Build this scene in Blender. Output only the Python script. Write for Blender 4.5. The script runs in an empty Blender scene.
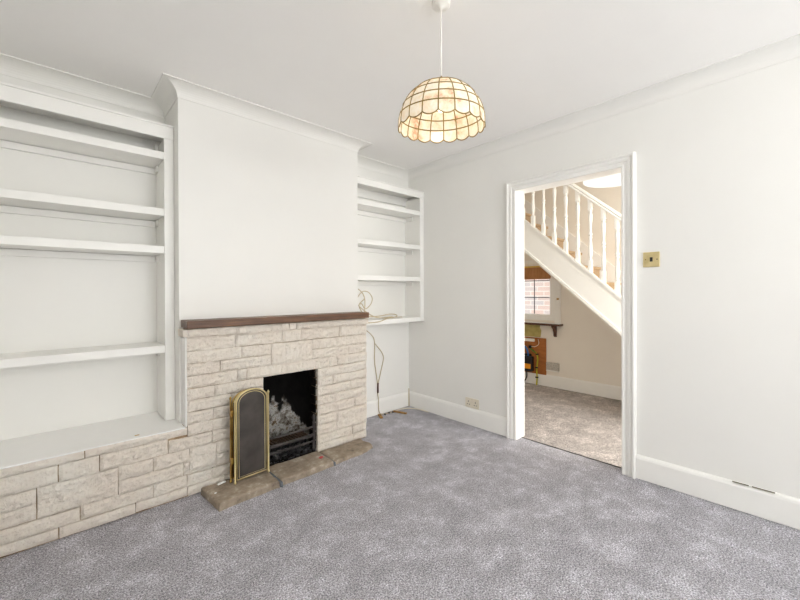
import bpy, bmesh, math, random
from mathutils import Vector, Matrix, noise
random.seed(7)
S = bpy.context.scene
COL = S.collection
PI = math.pi

# ------------------------------------------------------------------ materials
def hexc(r, g, b):
    f = lambda c: (c/255/12.92) if c/255 <= .04045 else ((c/255+.055)/1.055)**2.4
    return (f(r), f(g), f(b), 1)

def base_mat(name, col, rough=.6, metal=0.0, spec=.5):
    m = bpy.data.materials.new(name); m.use_nodes = True
    nt = m.node_tree; b = nt.nodes['Principled BSDF']
    b.inputs['Base Color'].default_value = col
    b.inputs['Roughness'].default_value = rough
    b.inputs['Metallic'].default_value = metal
    b.inputs['Specular IOR Level'].default_value = spec
    return m

def N(nt, t, **kw):
    n = nt.nodes.new(t)
    for k, v in kw.items():
        if k in n.inputs: n.inputs[k].default_value = v
        else: setattr(n, k, v)
    return n

def ramp(nt, src, stops):
    r = nt.nodes.new('ShaderNodeValToRGB')
    el = r.color_ramp.elements
    el[0].position, el[0].color = stops[0]
    el[1].position, el[1].color = stops[1]
    for p, c in stops[2:]:
        e = el.new(p); e.color = c
    nt.links.new(src, r.inputs[0]); return r.outputs[0]

def texco(nt, scale=(1, 1, 1)):
    tc = nt.nodes.new('ShaderNodeTexCoord'); mp = nt.nodes.new('ShaderNodeMapping')
    mp.inputs['Scale'].default_value = scale
    nt.links.new(tc.outputs['Object'], mp.inputs[0]); return mp.outputs[0]

def noise_mat(name, stops, scale, rough=.6, metal=0, bump=0, bscale=None, detail=4, stretch=(1, 1, 1), spec=.5, nrough=.6, bdist=.01):
    m = base_mat(name, stops[0][1], rough, metal, spec); nt = m.node_tree; b = nt.nodes['Principled BSDF']
    co = texco(nt, stretch)
    n = N(nt, 'ShaderNodeTexNoise', Scale=scale, Detail=detail, Roughness=nrough); nt.links.new(co, n.inputs['Vector'])
    nt.links.new(ramp(nt, n.outputs['Fac'], stops), b.inputs['Base Color'])
    if bump:
        n2 = N(nt, 'ShaderNodeTexNoise', Scale=bscale or scale, Detail=6, Roughness=.6); nt.links.new(co, n2.inputs['Vector'])
        bp = N(nt, 'ShaderNodeBump', Strength=bump, Distance=bdist)
        nt.links.new(n2.outputs['Fac'], bp.inputs['Height']); nt.links.new(bp.outputs[0], b.inputs['Normal'])
    return m

M = {}
M['wall'] = noise_mat('wall_paint', [(.3, hexc(235, 234, 230)), (.7, hexc(237, 236, 232))], 3, .42, bump=.05, bscale=60, bdist=.004, spec=.35)
M['ceil'] = noise_mat('ceiling_paint', [(.3, hexc(247, 246, 244)), (.7, hexc(250, 249, 247))], 2, .8, spec=.2)
M['gloss'] = noise_mat('white_gloss_paint', [(.3, hexc(240, 239, 235)), (.7, hexc(243, 242, 238))], 6, .33, bump=.03, bscale=25, bdist=.004, spec=.4)
M['shelfback'] = M['wall']
M['plinthtop'] = noise_mat('white_ledge_paint', [(.3, hexc(246, 245, 243)), (.75, hexc(248, 247, 245)), (.8, hexc(238, 234, 228))], 14, .4)
M['hallwall'] = noise_mat('hall_wall_paint', [(.3, hexc(236, 229, 218)), (.7, hexc(239, 233, 222))], 3, .55, spec=.3)

def carpet(name, dark, mid, light, cool):
    m = base_mat(name, mid, .95, 0, .1); nt = m.node_tree; b = nt.nodes['Principled BSDF']
    co = texco(nt)
    n1 = N(nt, 'ShaderNodeTexNoise', Scale=150, Detail=2, Roughness=.75); nt.links.new(co, n1.inputs['Vector'])
    n2 = N(nt, 'ShaderNodeTexNoise', Scale=6.5, Detail=8, Roughness=.74); nt.links.new(co, n2.inputs['Vector'])
    n3 = N(nt, 'ShaderNodeTexNoise', Scale=60, Detail=3, Roughness=.6); nt.links.new(co, n3.inputs['Vector'])
    c1 = ramp(nt, n1.outputs['Fac'], [(.34, dark), (.66, light), (.5, mid)])
    c2 = ramp(nt, n2.outputs['Fac'], [(.38, (.82, .82, .82, 1)), (.52, (1, 1, 1, 1)), (.60, (1.25, 1.25, 1.25, 1))])
    c3 = ramp(nt, n3.outputs['Fac'], [(.3, (.88, .88, .88, 1)), (.7, (1.12, 1.12, 1.12, 1))])
    x = N(nt, 'ShaderNodeMix', data_type='RGBA', blend_type='MULTIPLY'); x.inputs[0].default_value = 1
    nt.links.new(c1, x.inputs[6]); nt.links.new(c2, x.inputs[7])
    y = N(nt, 'ShaderNodeMix', data_type='RGBA', blend_type='MULTIPLY'); y.inputs[0].default_value = 1
    nt.links.new(x.outputs[2], y.inputs[6]); nt.links.new(c3, y.inputs[7])
    nt.links.new(y.outputs[2], b.inputs['Base Color'])
    a = N(nt, 'ShaderNodeMath', operation='ADD'); nt.links.new(n1.outputs['Fac'], a.inputs[0]); nt.links.new(n3.outputs['Fac'], a.inputs[1])
    bp = N(nt, 'ShaderNodeBump', Strength=.9, Distance=.012)
    nt.links.new(a.outputs[0], bp.inputs['Height']); nt.links.new(bp.outputs[0], b.inputs['Normal'])
    return m
M['carpet'] = carpet('grey_carpet', hexc(118, 117, 124), hexc(188, 186, 193), hexc(246, 244, 250), 1)
M['hallcarpet'] = carpet('beige_grey_carpet', hexc(138, 130, 126), hexc(194, 186, 181), hexc(236, 229, 224), 0)

def stone_mat():
    m = base_mat('cream_painted_stone', hexc(226, 214, 194), .75, 0, .25); nt = m.node_tree; b = nt.nodes['Principled BSDF']
    co = texco(nt)
    n1 = N(nt, 'ShaderNodeTexNoise', Scale=4.5, Detail=5, Roughness=.6); nt.links.new(co, n1.inputs['Vector'])
    n2 = N(nt, 'ShaderNodeTexNoise', Scale=45, Detail=6, Roughness=.7); nt.links.new(co, n2.inputs['Vector'])
    c1 = ramp(nt, n1.outputs['Fac'], [(.3, hexc(238, 227, 215)), (.5, hexc(242, 233, 221)), (.7, hexc(245, 239, 229))])
    c2 = ramp(nt, n2.outputs['Fac'], [(.30, (.84, .81, .78, 1)), (.46, (1, 1, 1, 1))])
    x = N(nt, 'ShaderNodeMix', data_type='RGBA', blend_type='MULTIPLY'); x.inputs[0].default_value = .8
    nt.links.new(c1, x.inputs[6]); nt.links.new(c2, x.inputs[7]); nt.links.new(x.outputs[2], b.inputs['Base Color'])
    bp = N(nt, 'ShaderNodeBump', Strength=1, Distance=.02)
    nt.links.new(n2.outputs['Fac'], bp.inputs['Height']); nt.links.new(bp.outputs[0], b.inputs['Normal'])
    return m
M['stone'] = stone_mat()
M['mortar'] = noise_mat('brown_mortar', [(.3, hexc(120, 94, 66)), (.5, hexc(168, 144, 114)), (.7, hexc(222, 206, 182))], 9, .9, bump=.4, bscale=60)
M['soot'] = noise_mat('sooty_brick', [(.3, hexc(12, 11, 11)), (.75, hexc(44, 38, 34))], 14, .9, bump=.8, bscale=30, spec=.1)
M['mantel'] = noise_mat('brown_stained_wood', [(.3, hexc(76, 52, 36)), (.5, hexc(100, 69, 47)), (.75, hexc(128, 93, 66))], 9, .42, bump=.1, bscale=30, stretch=(.6, 9, 9))
M['hearth'] = noise_mat('worn_hearth_stone', [(.25, hexc(88, 78, 68)), (.42, hexc(142, 128, 112)), (.56, hexc(164, 150, 133)), (.70, hexc(206, 196, 180))], 13, .8, bump=.9, bscale=26, detail=10, nrough=.7)
M['hearthjoint'] = noise_mat('grey_mortar', [(.3, hexc(84, 90, 98)), (.7, hexc(120, 126, 132))], 30, .9)
M['iron'] = noise_mat('cast_iron', [(.3, hexc(58, 55, 56)), (.7, hexc(96, 91, 90))], 18, .5, .5, bump=.2, bscale=60)
M['rust'] = noise_mat('rusty_iron', [(.3, hexc(64, 50, 42)), (.7, hexc(110, 84, 64))], 25, .8, .2, bump=.3, bscale=60)
M['coal'] = noise_mat('coal_and_ash', [(.35, hexc(22, 22, 25)), (.55, hexc(56, 55, 58)), (.72, hexc(150, 148, 142))], 26, .85, bump=.6, bscale=60)
M['brass'] = noise_mat('polished_brass', [(.3, hexc(206, 188, 136)), (.7, hexc(228, 212, 164))], 12, .32, .7)
M['agedbrass'] = noise_mat('aged_brass', [(.3, hexc(150, 104, 40)), (.7, hexc(206, 176, 104))], 9, .33, .85)
M['wire'] = noise_mat('gilt_wire', [(.3, hexc(120, 98, 44)), (.7, hexc(158, 130, 56))], 20, .45, .25)
M['cordwhite'] = base_mat('white_plastic', hexc(240, 238, 232), .4)
M['outlet'] = noise_mat('ivory_plastic', [(.3, hexc(222, 214, 196)), (.7, hexc(228, 221, 205))], 20, .4)
M['black'] = base_mat('black_plastic', hexc(24, 24, 26), .45)
M['dark'] = base_mat('dark_gap', hexc(60, 50, 36), .9)
M['hairline'] = base_mat('hairline_crack', hexc(112, 104, 90), .9)
M['coax'] = noise_mat('beige_coax_sheath', [(.3, hexc(186, 170, 138)), (.7, hexc(206, 192, 162))], 15, .5)
M['offwire'] = base_mat('off_white_sheath', hexc(232, 224, 206), .5)
M['timber'] = noise_mat('raw_timber', [(.3, hexc(150, 108, 54)), (.7, hexc(188, 148, 92))], 12, .8, stretch=(8, 2, 2))
M['red'] = base_mat('red_paper', hexc(206, 72, 76), .7)
M['paper'] = base_mat('white_paper', hexc(240, 240, 238), .8)
M['ochre'] = base_mat('ochre_flake', hexc(196, 158, 80), .8)
M['board'] = noise_mat('brown_hardboard', [(.3, hexc(150, 88, 34)), (.7, hexc(178, 110, 50))], 8, .6, stretch=(1, 1, 4))
M['orange'] = base_mat('orange_label', hexc(246, 160, 28), .6)
M['blue'] = base_mat('blue_sheath', hexc(48, 112, 176), .5)
M['olive'] = noise_mat('bare_olive_plaster', [(.3, hexc(172, 158, 92)), (.7, hexc(196, 182, 118))], 14, .9)
M['earth'] = None
M['blind'] = noise_mat('brown_blind_fabric', [(.3, hexc(164, 112, 68)), (.7, hexc(182, 130, 84))], 40, .85, stretch=(1, 1, .3))
M['lath'] = base_mat('yellow_lath', hexc(222, 188, 92), .6)
M['darkwood'] = noise_mat('dark_sill_wood', [(.3, hexc(70, 40, 28)), (.7, hexc(104, 66, 48))], 10, .45, stretch=(6, 1, 6))
M['lead'] = base_mat('grey_lead_came', hexc(96, 98, 104), .6, .3)
M['stair'] = noise_mat('tan_stair_carpet', [(.3, hexc(176, 150, 120)), (.7, hexc(202, 178, 146))], 120, .95, bump=.5, bscale=200, spec=.1)
M['box'] = noise_mat('speckled_grey_plastic', [(.35, hexc(150, 146, 138)), (.65, hexc(214, 208, 196))], 130, .5)

def earth_mat():
    m = base_mat('yellow_green_sheath', hexc(200, 196, 40), .5); nt = m.node_tree; b = nt.nodes['Principled BSDF']
    w = N(nt, 'ShaderNodeTexWave', Scale=14); nt.links.new(texco(nt), w.inputs['Vector'])
    nt.links.new(ramp(nt, w.outputs['Fac'], [(.45, hexc(214, 198, 50)), (.55, hexc(86, 140, 50))]), b.inputs['Base Color']); return m
M['earth'] = earth_mat()

def fireback_mat():
    # soot-black clay with a burnt-clean pale patch of its own irregular outline
    m = base_mat('scorched_fireback', hexc(20, 18, 17), .9, 0, .15); nt = m.node_tree; b = nt.nodes['Principled BSDF']
    co = texco(nt)
    n1 = N(nt, 'ShaderNodeTexNoise', Scale=11, Detail=6, Roughness=.65); nt.links.new(texco(nt, (1, 1, .35)), n1.inputs['Vector'])
    n2 = N(nt, 'ShaderNodeTexNoise', Scale=20, Detail=8, Roughness=.7); nt.links.new(co, n2.inputs['Vector'])
    at = N(nt, 'ShaderNodeAttribute', attribute_name='clean')
    a = N(nt, 'ShaderNodeMath', operation='MULTIPLY_ADD'); nt.links.new(n1.outputs['Fac'], a.inputs[0]); a.inputs[1].default_value = 1.5
    nt.links.new(at.outputs['Fac'], a.inputs[2])
    mask = ramp(nt, a.outputs[0], [(.66, (0, 0, 0, 1)), (.80, (1, 1, 1, 1))])
    pale = ramp(nt, n2.outputs['Fac'], [(.32, hexc(30, 27, 25)), (.42, hexc(96, 86, 76)), (.50, hexc(140, 135, 128)), (.56, hexc(192, 191, 188)), (.61, hexc(132, 114, 92)), (.68, hexc(70, 56, 44))])
    x = N(nt, 'ShaderNodeMix', data_type='RGBA'); nt.links.new(mask, x.inputs[0])
    x.inputs[6].default_value = hexc(20, 18, 17); nt.links.new(pale, x.inputs[7]); nt.links.new(x.outputs[2], b.inputs['Base Color'])
    bp = N(nt, 'ShaderNodeBump', Strength=.6, Distance=.02); nt.links.new(n2.outputs['Fac'], bp.inputs['Height']); nt.links.new(bp.outputs[0], b.inputs['Normal'])
    return m
M['fireback'] = fireback_mat()

def shell_mat():
    m = bpy.data.materials.new('capiz_shell'); m.use_nodes = True; nt = m.node_tree
    out = nt.nodes['Material Output']; nt.nodes.remove(nt.nodes['Principled BSDF'])
    co = texco(nt)
    n = N(nt, 'ShaderNodeTexNoise', Scale=13, Detail=5, Roughness=.65); nt.links.new(co, n.inputs['Vector'])
    c = ramp(nt, n.outputs['Fac'], [(.3, hexc(240, 224, 196)), (.46, hexc(250, 243, 230)), (.58, hexc(244, 226, 198)), (.66, hexc(222, 174, 142)), (.74, hexc(244, 230, 208))])
    d = N(nt, 'ShaderNodeBsdfDiffuse'); t = N(nt, 'ShaderNodeBsdfTranslucent'); g = N(nt, 'ShaderNodeBsdfGlossy', Roughness=.25)
    nt.links.new(c, d.inputs['Color']); nt.links.new(c, t.inputs['Color'])
    x = N(nt, 'ShaderNodeMixShader'); x.inputs[0].default_value = .3
    nt.links.new(d.outputs[0], x.inputs[1]); nt.links.new(t.outputs[0], x.inputs[2])
    y = N(nt, 'ShaderNodeMixShader'); y.inputs[0].default_value = .06
    nt.links.new(x.outputs[0], y.inputs[1]); nt.links.new(g.outputs[0], y.inputs[2])
    nt.links.new(y.outputs[0], out.inputs[0]); return m
M['shell'] = shell_mat()

def meshy_mat():
    m = bpy.data.materials.new('fine_black_wire_mesh'); m.use_nodes = True; nt = m.node_tree
    out = nt.nodes['Material Output']; b = nt.nodes['Principled BSDF']
    b.inputs['Roughness'].default_value = .5; b.inputs['Metallic'].default_value = .3
    n = N(nt, 'ShaderNodeTexNoise', Scale=9, Detail=5); nt.links.new(texco(nt), n.inputs['Vector'])
    nt.links.new(ramp(nt, n.outputs['Fac'], [(.3, hexc(58, 53, 50)), (.7, hexc(92, 86, 82))]), b.inputs['Base Color'])
    t = N(nt, 'ShaderNodeBsdfTransparent'); x = N(nt, 'ShaderNodeMixShader'); x.inputs[0].default_value = .14
    nt.links.new(b.outputs[0], x.inputs[1]); nt.links.new(t.outputs[0], x.inputs[2]); nt.links.new(x.outputs[0], out.inputs[0]); return m
M['mesh'] = meshy_mat()

def glass_mat():
    m = bpy.data.materials.new('window_glass'); m.use_nodes = True; nt = m.node_tree
    out = nt.nodes['Material Output']; nt.nodes.remove(nt.nodes['Principled BSDF'])
    t = N(nt, 'ShaderNodeBsdfTransparent'); g = N(nt, 'ShaderNodeBsdfGlossy', Roughness=.02)
    x = N(nt, 'ShaderNodeMixShader'); x.inputs[0].default_value = .05
    nt.links.new(t.outputs[0], x.inputs[1]); nt.links.new(g.outputs[0], x.inputs[2]); nt.links.new(x.outputs[0], out.inputs[0]); return m
M['glass'] = glass_mat()

def emit_mat(name, col, st):
    m = bpy.data.materials.new(name); m.use_nodes = True; nt = m.node_tree
    nt.nodes.remove(nt.nodes['Principled BSDF']); e = N(nt, 'ShaderNodeEmission', Strength=st); e.inputs[0].default_value = col
    nt.links.new(e.outputs[0], nt.nodes['Material Output'].inputs[0]); return m
M['bulb'] = emit_mat('lit_bulb', (1, .93, .8, 1), 5)
M['litshade'] = emit_mat('lit_paper_shade', (1, .96, .9, 1), .85)

def outbrick_mat():
    m = base_mat('pale_outside_brick', hexc(220, 200, 190), .85); nt = m.node_tree; b = nt.nodes['Principled BSDF']
    tc = nt.nodes.new('ShaderNodeTexCoord'); mp = nt.nodes.new('ShaderNodeMapping')
    mp.inputs['Rotation'].default_value = (PI/2, 0, PI/2); nt.links.new(tc.outputs['Object'], mp.inputs[0])
    sx = N(nt, 'ShaderNodeSeparateXYZ'); cx = N(nt, 'ShaderNodeCombineXYZ'); nt.links.new(tc.outputs['Object'], sx.inputs[0])
    nt.links.new(sx.outputs['Y'], cx.inputs['X']); nt.links.new(sx.outputs['Z'], cx.inputs['Y'])
    k = N(nt, 'ShaderNodeTexBrick', Scale=1); nt.links.new(cx.outputs[0], k.inputs['Vector'])
    k.inputs['Color1'].default_value = hexc(212, 188, 178); k.inputs['Color2'].default_value = hexc(192, 188, 190); k.inputs['Mortar'].default_value = hexc(222, 218, 214)
    k.inputs['Brick Width'].default_value = .225; k.inputs['Row Height'].default_value = .075; k.inputs['Mortar Size'].default_value = .008
    nt.links.new(k.outputs['Color'], b.inputs['Base Color']); return m
M['outbrick'] = outbrick_mat()

# ------------------------------------------------------------------ helpers
BASE = {}
def tag(o, label=None, cat=None, group=None, kind=None):
    if label: o['label'] = label
    if cat: o['category'] = cat
    if group: o['group'] = group
    if kind: o['kind'] = kind
    return o

def thing(name, loc, label, cat, group=None, kind=None):
    o = bpy.data.objects.new(name, None); COL.objects.link(o); o.location = loc; o.empty_display_size = .1
    BASE[o] = Vector(loc); return tag(o, label, cat, group, kind)

def obj(name, bm, mat, parent=None, smooth=False, origin=None):
    """bm in world coordinates; origin is the parent's base, or the given point for a top-level mesh"""
    base = BASE[parent] if parent is not None else Vector(origin or (0, 0, 0))
    if base.length: bmesh.ops.translate(bm, verts=bm.verts, vec=-base)
    bmesh.ops.recalc_face_normals(bm, faces=bm.faces)
    me = bpy.data.meshes.new(name); bm.to_mesh(me); bm.free()
    for m in (mat if isinstance(mat, (list, tuple)) else [mat]): me.materials.append(m)
    if smooth:
        for p in me.polygons: p.use_smooth = True
    o = bpy.data.objects.new(name, me); COL.objects.link(o)
    if parent is not None: o.parent = parent
    else: o.location = base
    BASE[o] = base
    return o

def struct(name, bm, mat, parent=None, smooth=False, label=None, cat=None):
    o = obj(name, bm, mat, parent, smooth)
    if parent is None: tag(o, label, cat, kind='structure')
    return o

def B(): return bmesh.new()

def bx(bm, x0, x1, y0, y1, z0, z1, bev=0, seg=2):
    r = bmesh.ops.create_cube(bm, size=1)
    vs = r['verts']
    for v in vs:
        v.co = Vector((x0 + (v.co.x+.5)*(x1-x0), y0 + (v.co.y+.5)*(y1-y0), z0 + (v.co.z+.5)*(z1-z0)))
    if bev:
        es = {e for v in vs for e in v.link_edges}
        bmesh.ops.bevel(bm, geom=list(es), offset=bev, segments=seg, affect='EDGES', profile=.5)
    return bm

def box(x0, x1, y0, y1, z0, z1, bev=0): return bx(B(), x0, x1, y0, y1, z0, z1, bev)

def lathe(bm, prof, c, n=24, cap=True):
    rings = []
    for r, z in prof:
        rings.append([bm.verts.new((c[0]+r*math.cos(2*PI*k/n), c[1]+r*math.sin(2*PI*k/n), c[2]+z)) for k in range(n)])
    for a, b in zip(rings, rings[1:]):
        for k in range(n): bm.faces.new((a[k], a[(k+1) % n], b[(k+1) % n], b[k]))
    if cap:
        bm.faces.new(rings[0]); bm.faces.new(rings[-1])
    return bm

def catmull(pts, sub=6, closed=False):
    P = [Vector(p) for p in pts]; out = []
    n = len(P)
    for i in range(n if closed else n-1):
        g = (lambda k: P[k % n]) if closed else (lambda k: P[max(0, min(n-1, k))])
        p0, p1, p2, p3 = g(i-1), g(i), g(i+1), g(i+2)
        for s in range(sub):
            t = s/sub
            out.append(.5*((2*p1)+(-p0+p2)*t+(2*p0-5*p1+4*p2-p3)*t*t+(-p0+3*p1-3*p2+p3)*t**3))
    if not closed: out.append(P[-1])
    return out

def tube(bm, pts, r, n=8, closed=False):
    P = [Vector(p) for p in pts]; m = len(P); rings = []
    up = None
    for i, p in enumerate(P):
        a = P[(i-1) % m] if (closed or i > 0) else p
        b = P[(i+1) % m] if (closed or i < m-1) else p
        t = (b-a).normalized()
        if up is None:
            up = t.orthogonal().normalized()
        else:
            up = (up - t*up.dot(t))
            up = up.normalized() if up.length > 1e-6 else t.orthogonal().normalized()
        w = t.cross(up); rr = r[i] if isinstance(r, (list, tuple)) else r
        rings.append([bm.verts.new(p + up*rr*math.cos(2*PI*k/n) + w*rr*math.sin(2*PI*k/n)) for k in range(n)])
    seq = list(zip(rings, rings[1:])) + ([(rings[-1], rings[0])] if closed else [])
    for a, b in seq:
        for k in range(n): bm.faces.new((a[k], a[(k+1) % n], b[(k+1) % n], b[k]))
    if not closed:
        bm.faces.new(rings[0]); bm.faces.new(rings[-1])
    return bm

def sweep(bm, path, prof, mapf, closed=False):
    """mitred sweep: path is a 2-D polyline, prof a closed list of (offset to the left of the path, height), mapf(u, v, h) -> xyz"""
    n = len(path); rings = []
    P = [Vector(p) for p in path]
    for i in range(n):
        d1 = (P[i]-P[i-1]).normalized() if (closed or i > 0) else None
        d2 = (P[(i+1) % n]-P[i]).normalized() if (closed or i < n-1) else None
        d1 = d1 or d2; d2 = d2 or d1
        n1 = Vector((-d1.y, d1.x)); n2 = Vector((-d2.y, d2.x))
        m = (n1+n2); m = m/max(1e-6, m.dot(n1))
        rings.append([bm.verts.new(mapf(P[i].x+m.x*o, P[i].y+m.y*o, h)) for o, h in prof])
    k = len(prof)
    seq = list(zip(rings, rings[1:])) + ([(rings[-1], rings[0])] if closed else [])
    for a, b in seq:
        for j in range(k): bm.faces.new((a[j], a[(j+1) % k], b[(j+1) % k], b[j]))
    if not closed:
        bm.faces.new(rings[0]); bm.faces.new(rings[-1])
    return bm

def prism(bm, poly, mapf, h0, h1):
    a = [bm.verts.new(mapf(u, v, h0)) for u, v in poly]; b = [bm.verts.new(mapf(u, v, h1)) for u, v in poly]
    bm.faces.new(a); bm.faces.new(b)
    n = len(poly)
    for i in range(n): bm.faces.new((a[i], a[(i+1) % n], b[(i+1) % n], b[i]))
    return bm
XY = lambda u, v, h: (u, v, h)          # plan, height up
YZ = lambda u, v, h: (h, u, v)          # elevation of a wall across x
XZ = lambda u, v, h: (u, h, v)          # elevation of a wall across y

# ------------------------------------------------------------------ dimensions
H = 2.441
XL, YF = -3.35, -6.2            # far left wall, wall behind the camera
YBL, YBR = .07, 0.0              # backs of the two alcoves
BX0, BX1, BY = -2.197, -.873, -.29   # chimney breast
SY = -.395                       # face of the stonework
DY0, DY1, DZ = -2.022, -1.258, 2.008   # door opening
AR = .082
WT = .10                         # partition thickness
HX = 1.817                       # far wall of the hall

# ------------------------------------------------------------------ room shell
struct('floor', box(XL-.1, .067, YF-.1, .12, -.08, 0), M['carpet'], label='grey carpet of the front room', cat='floor')
struct('floor_hall', box(.069, HX+.1, -3.7, .9, -.08, -.004), M['hallcarpet'], label='beige grey carpet of the hall beyond the doorway', cat='floor')
struct('ceiling', box(XL-.1, 0, YF-.1, .17, H, H+.1), M['ceil'], label='white ceiling of the front room', cat='ceiling')
LY0, LY1 = -5.7, -4.4
bm = B(); bx(bm, XL-.1, XL, LY1, YBL, 0, H); bx(bm, XL-.1, XL, YF, LY0, 0, H); bx(bm, XL-.1, XL, LY0, LY1, 0, .7); bx(bm, XL-.1, XL, LY0, LY1, 2.2, H)
w4 = thing('window_4_added', (XL, (LY0+LY1)/2, .7), 'unseen white framed side window added in the left wall to light the doorway wall', 'window', kind='structure')  # unseen window, added to bring light onto the doorway wall
b2 = B(); sweep(b2, [(LY0, .7), (LY1, .7), (LY1, 2.2), (LY0, 2.2)], [(0, XL-.09), (.06, XL-.09), (.06, XL-.04), (0, XL-.04)], YZ, True); bx(b2, XL-.085, XL-.045, (LY0+LY1)/2-.03, (LY0+LY1)/2+.03, .76, 2.14)
obj('window_frame', b2, M['gloss'], w4)
obj('pane', box(XL-.066, XL-.062, LY0+.06, LY1-.06, .76, 2.14), M['glass'], w4)
struct('wall_left', bm, M['wall'], label='white side wall of the left alcove', cat='wall')
bm = B(); bx(bm, XL-.1, BX0+.05, YBL, YBL+.1, 0, H); bx(bm, BX1-.05, 0, YBR, YBR+.17, 0, H)
struct('wall_back', bm, M['wall'], label='white back wall inside the two alcoves', cat='wall')
bm = B()                          # chimney breast with the hole of the fireplace
bx(bm, BX0, -1.78, BY, YBL+.1, 0, H); bx(bm, -1.26, BX1, BY, YBL+.1, 0, H); bx(bm, -1.78, -1.26, BY, YBL+.1, .70, H); bx(bm, -1.78, -1.26, .0, YBL+.1, 0, .70)
struct('wall_chimney_breast', bm, M['wall'], label='white plastered chimney breast above the stone fireplace', cat='wall')
bm = B(); bx(bm, 0, WT, DY1+.03, .17, 0, H+.1); bx(bm, 0, WT, YF-.1, DY0-.03, 0, H+.1); bx(bm, 0, WT, DY0-.03, DY1+.03, DZ+.03, H+.1)
struct('wall_right', bm, M['wall'], label='white wall with the doorway to the hall', cat='wall')
WX0, WX1, WZ0, WZ1 = -2.55, -.25, .55, 2.3
bm = B(); bx(bm, XL-.1, WX0, YF-.1, YF, 0, H); bx(bm, WX1, .0, YF-.1, YF, 0, H); bx(bm, WX0, WX1, YF-.1, YF, 0, WZ0); bx(bm, WX0, WX1, YF-.1, YF, WZ1, H)
struct('wall_front', bm, M['wall'], label='white window wall behind the camera', cat='wall')
win = thing('window_2', ((WX0+WX1)/2, YF, WZ0), 'white framed front window behind the camera', 'window', kind='structure')
bm = B()
for a, b in ((WX0, WX0+.06), (WX1-.06, WX1), (-1.43, -1.37)): bx(bm, a, b, YF-.09, YF-.03, WZ0, WZ1)
for a, b in ((WZ0, WZ0+.06), (WZ1-.06, WZ1), (1.45, 1.5)): bx(bm, WX0, WX1, YF-.085, YF-.035, a, b)
obj('window_frame', bm, M['gloss'], win)
obj('pane', box(WX0+.05, WX1-.05, YF-.064, YF-.06, WZ0+.05, WZ1-.05), M['glass'], win)

# cornice: a concave cove all round the ceiling
c, dz = .094, .072
prof = [(0, H), (0, H-dz), (.005, H-dz), (.005, H-dz+.004)]
for k in range(9):
    a = k/8*PI/2
    prof.append((.005+(c-.012)*(1-math.cos(a)), H-dz+.005+(dz-.010)*math.sin(a)))
prof += [(c-.004, H-.006), (c, H-.006), (c, H)]
path = [(XL, YBL), (XL, YF), (0, YF), (0, YBR), (BX1, YBR), (BX1, BY), (BX0, BY), (BX0, YBL)]
struct('trim_1', sweep(B(), path, prof, XY, True), M['wall'], label='white coved cornice around the front room ceiling', cat='cornice')

# skirting boards
def skirting(name, path, h, t, label, mat=None):
    pr = [(0, .004), (t, .004), (t, h-.022), (t-.004, h-.010), (t-.010, h-.003), (t-.013, h), (0, h)]
    return struct(name, sweep(B(), path, pr, XY), mat or M['gloss'], label=label, cat='skirting board')
skirting('baseboard_right', [(0, DY1+AR+.001), (0, -.019)], .155, .019, 'white skirting board left of the doorway beneath the double socket')
s = skirting('baseboard_front_right', [(0, YF), (0, DY0-AR-.001)], .152, .019, 'white skirting board right of the doorway')
obj('crack', box(-.0192, -.006, -2.635, -2.568, .1515, .1523), M['hairline'], s); obj('crack', box(-.0192, -.006, -2.735, -2.648, .1515, .1526), M['hairline'], s)
skirting('baseboard_back', [(0, 0), (BX1, 0)], .15, .019, 'white skirting board in the right alcove under the lowest shelf')

# doorway: architrave, lining and stop
dr = thing('door_1', (WT/2, (DY0+DY1)/2, 0), 'open white doorway to the hall with a moulded architrave', 'doorway', kind='structure')

apr = [(0, 0), (0, -.016), (.004, -.021), (.012, -.021), (.016, -.014), (.034, -.014), (.037, -.022), (.050, -.024), (.054, -.018), (.062, -.020), (.065, -.031), (.071, -.034), (.078, -.031), (AR, -.024), (AR, 0)]
pth = [(DY1, 0), (DY1, DZ), (DY0, DZ), (DY0, 0)]
obj('architrave', sweep(B(), pth, [(-o, h) for o, h in apr], YZ), M['gloss'], dr)
obj('architrave', sweep(B(), pth, [(-o, WT-h) for o, h in apr], YZ), M['gloss'], dr)
bm = B(); bx(bm, 0, WT, DY1, DY1+.03, 0, DZ+.03); obj('jamb', bm, M['gloss'], dr)
bm = B(); bx(bm, 0, WT, DY0-.03, DY0, 0, DZ+.03); obj('jamb', bm, M['gloss'], dr)
bm = B(); bx(bm, 0, WT, DY0, DY1, DZ, DZ+.03); obj('head', bm, M['gloss'], dr)
# joint of the two carpets at the threshold
bm = B(); n = 40; top = []
for i in range(n+1):
    y = DY0 + (DY1-DY0)*i/n; x = .068+.002*noise.noise((y*30, 0, 0))
    top.append(((x-.006, y), (x+.006, y)))
for (a, b), (c_, d_) in zip(top, top[1:]):
    f = [bm.verts.new((p[0], p[1], .002)) for p in (a, b, d_, c_)]; bm.faces.new(f)
bmesh.ops.solidify(bm, geom=bm.faces[:], thickness=.004)
struct('trim_2', bm, M['dark'], label='dark join between the two carpets in the doorway', cat='carpet join')

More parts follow.
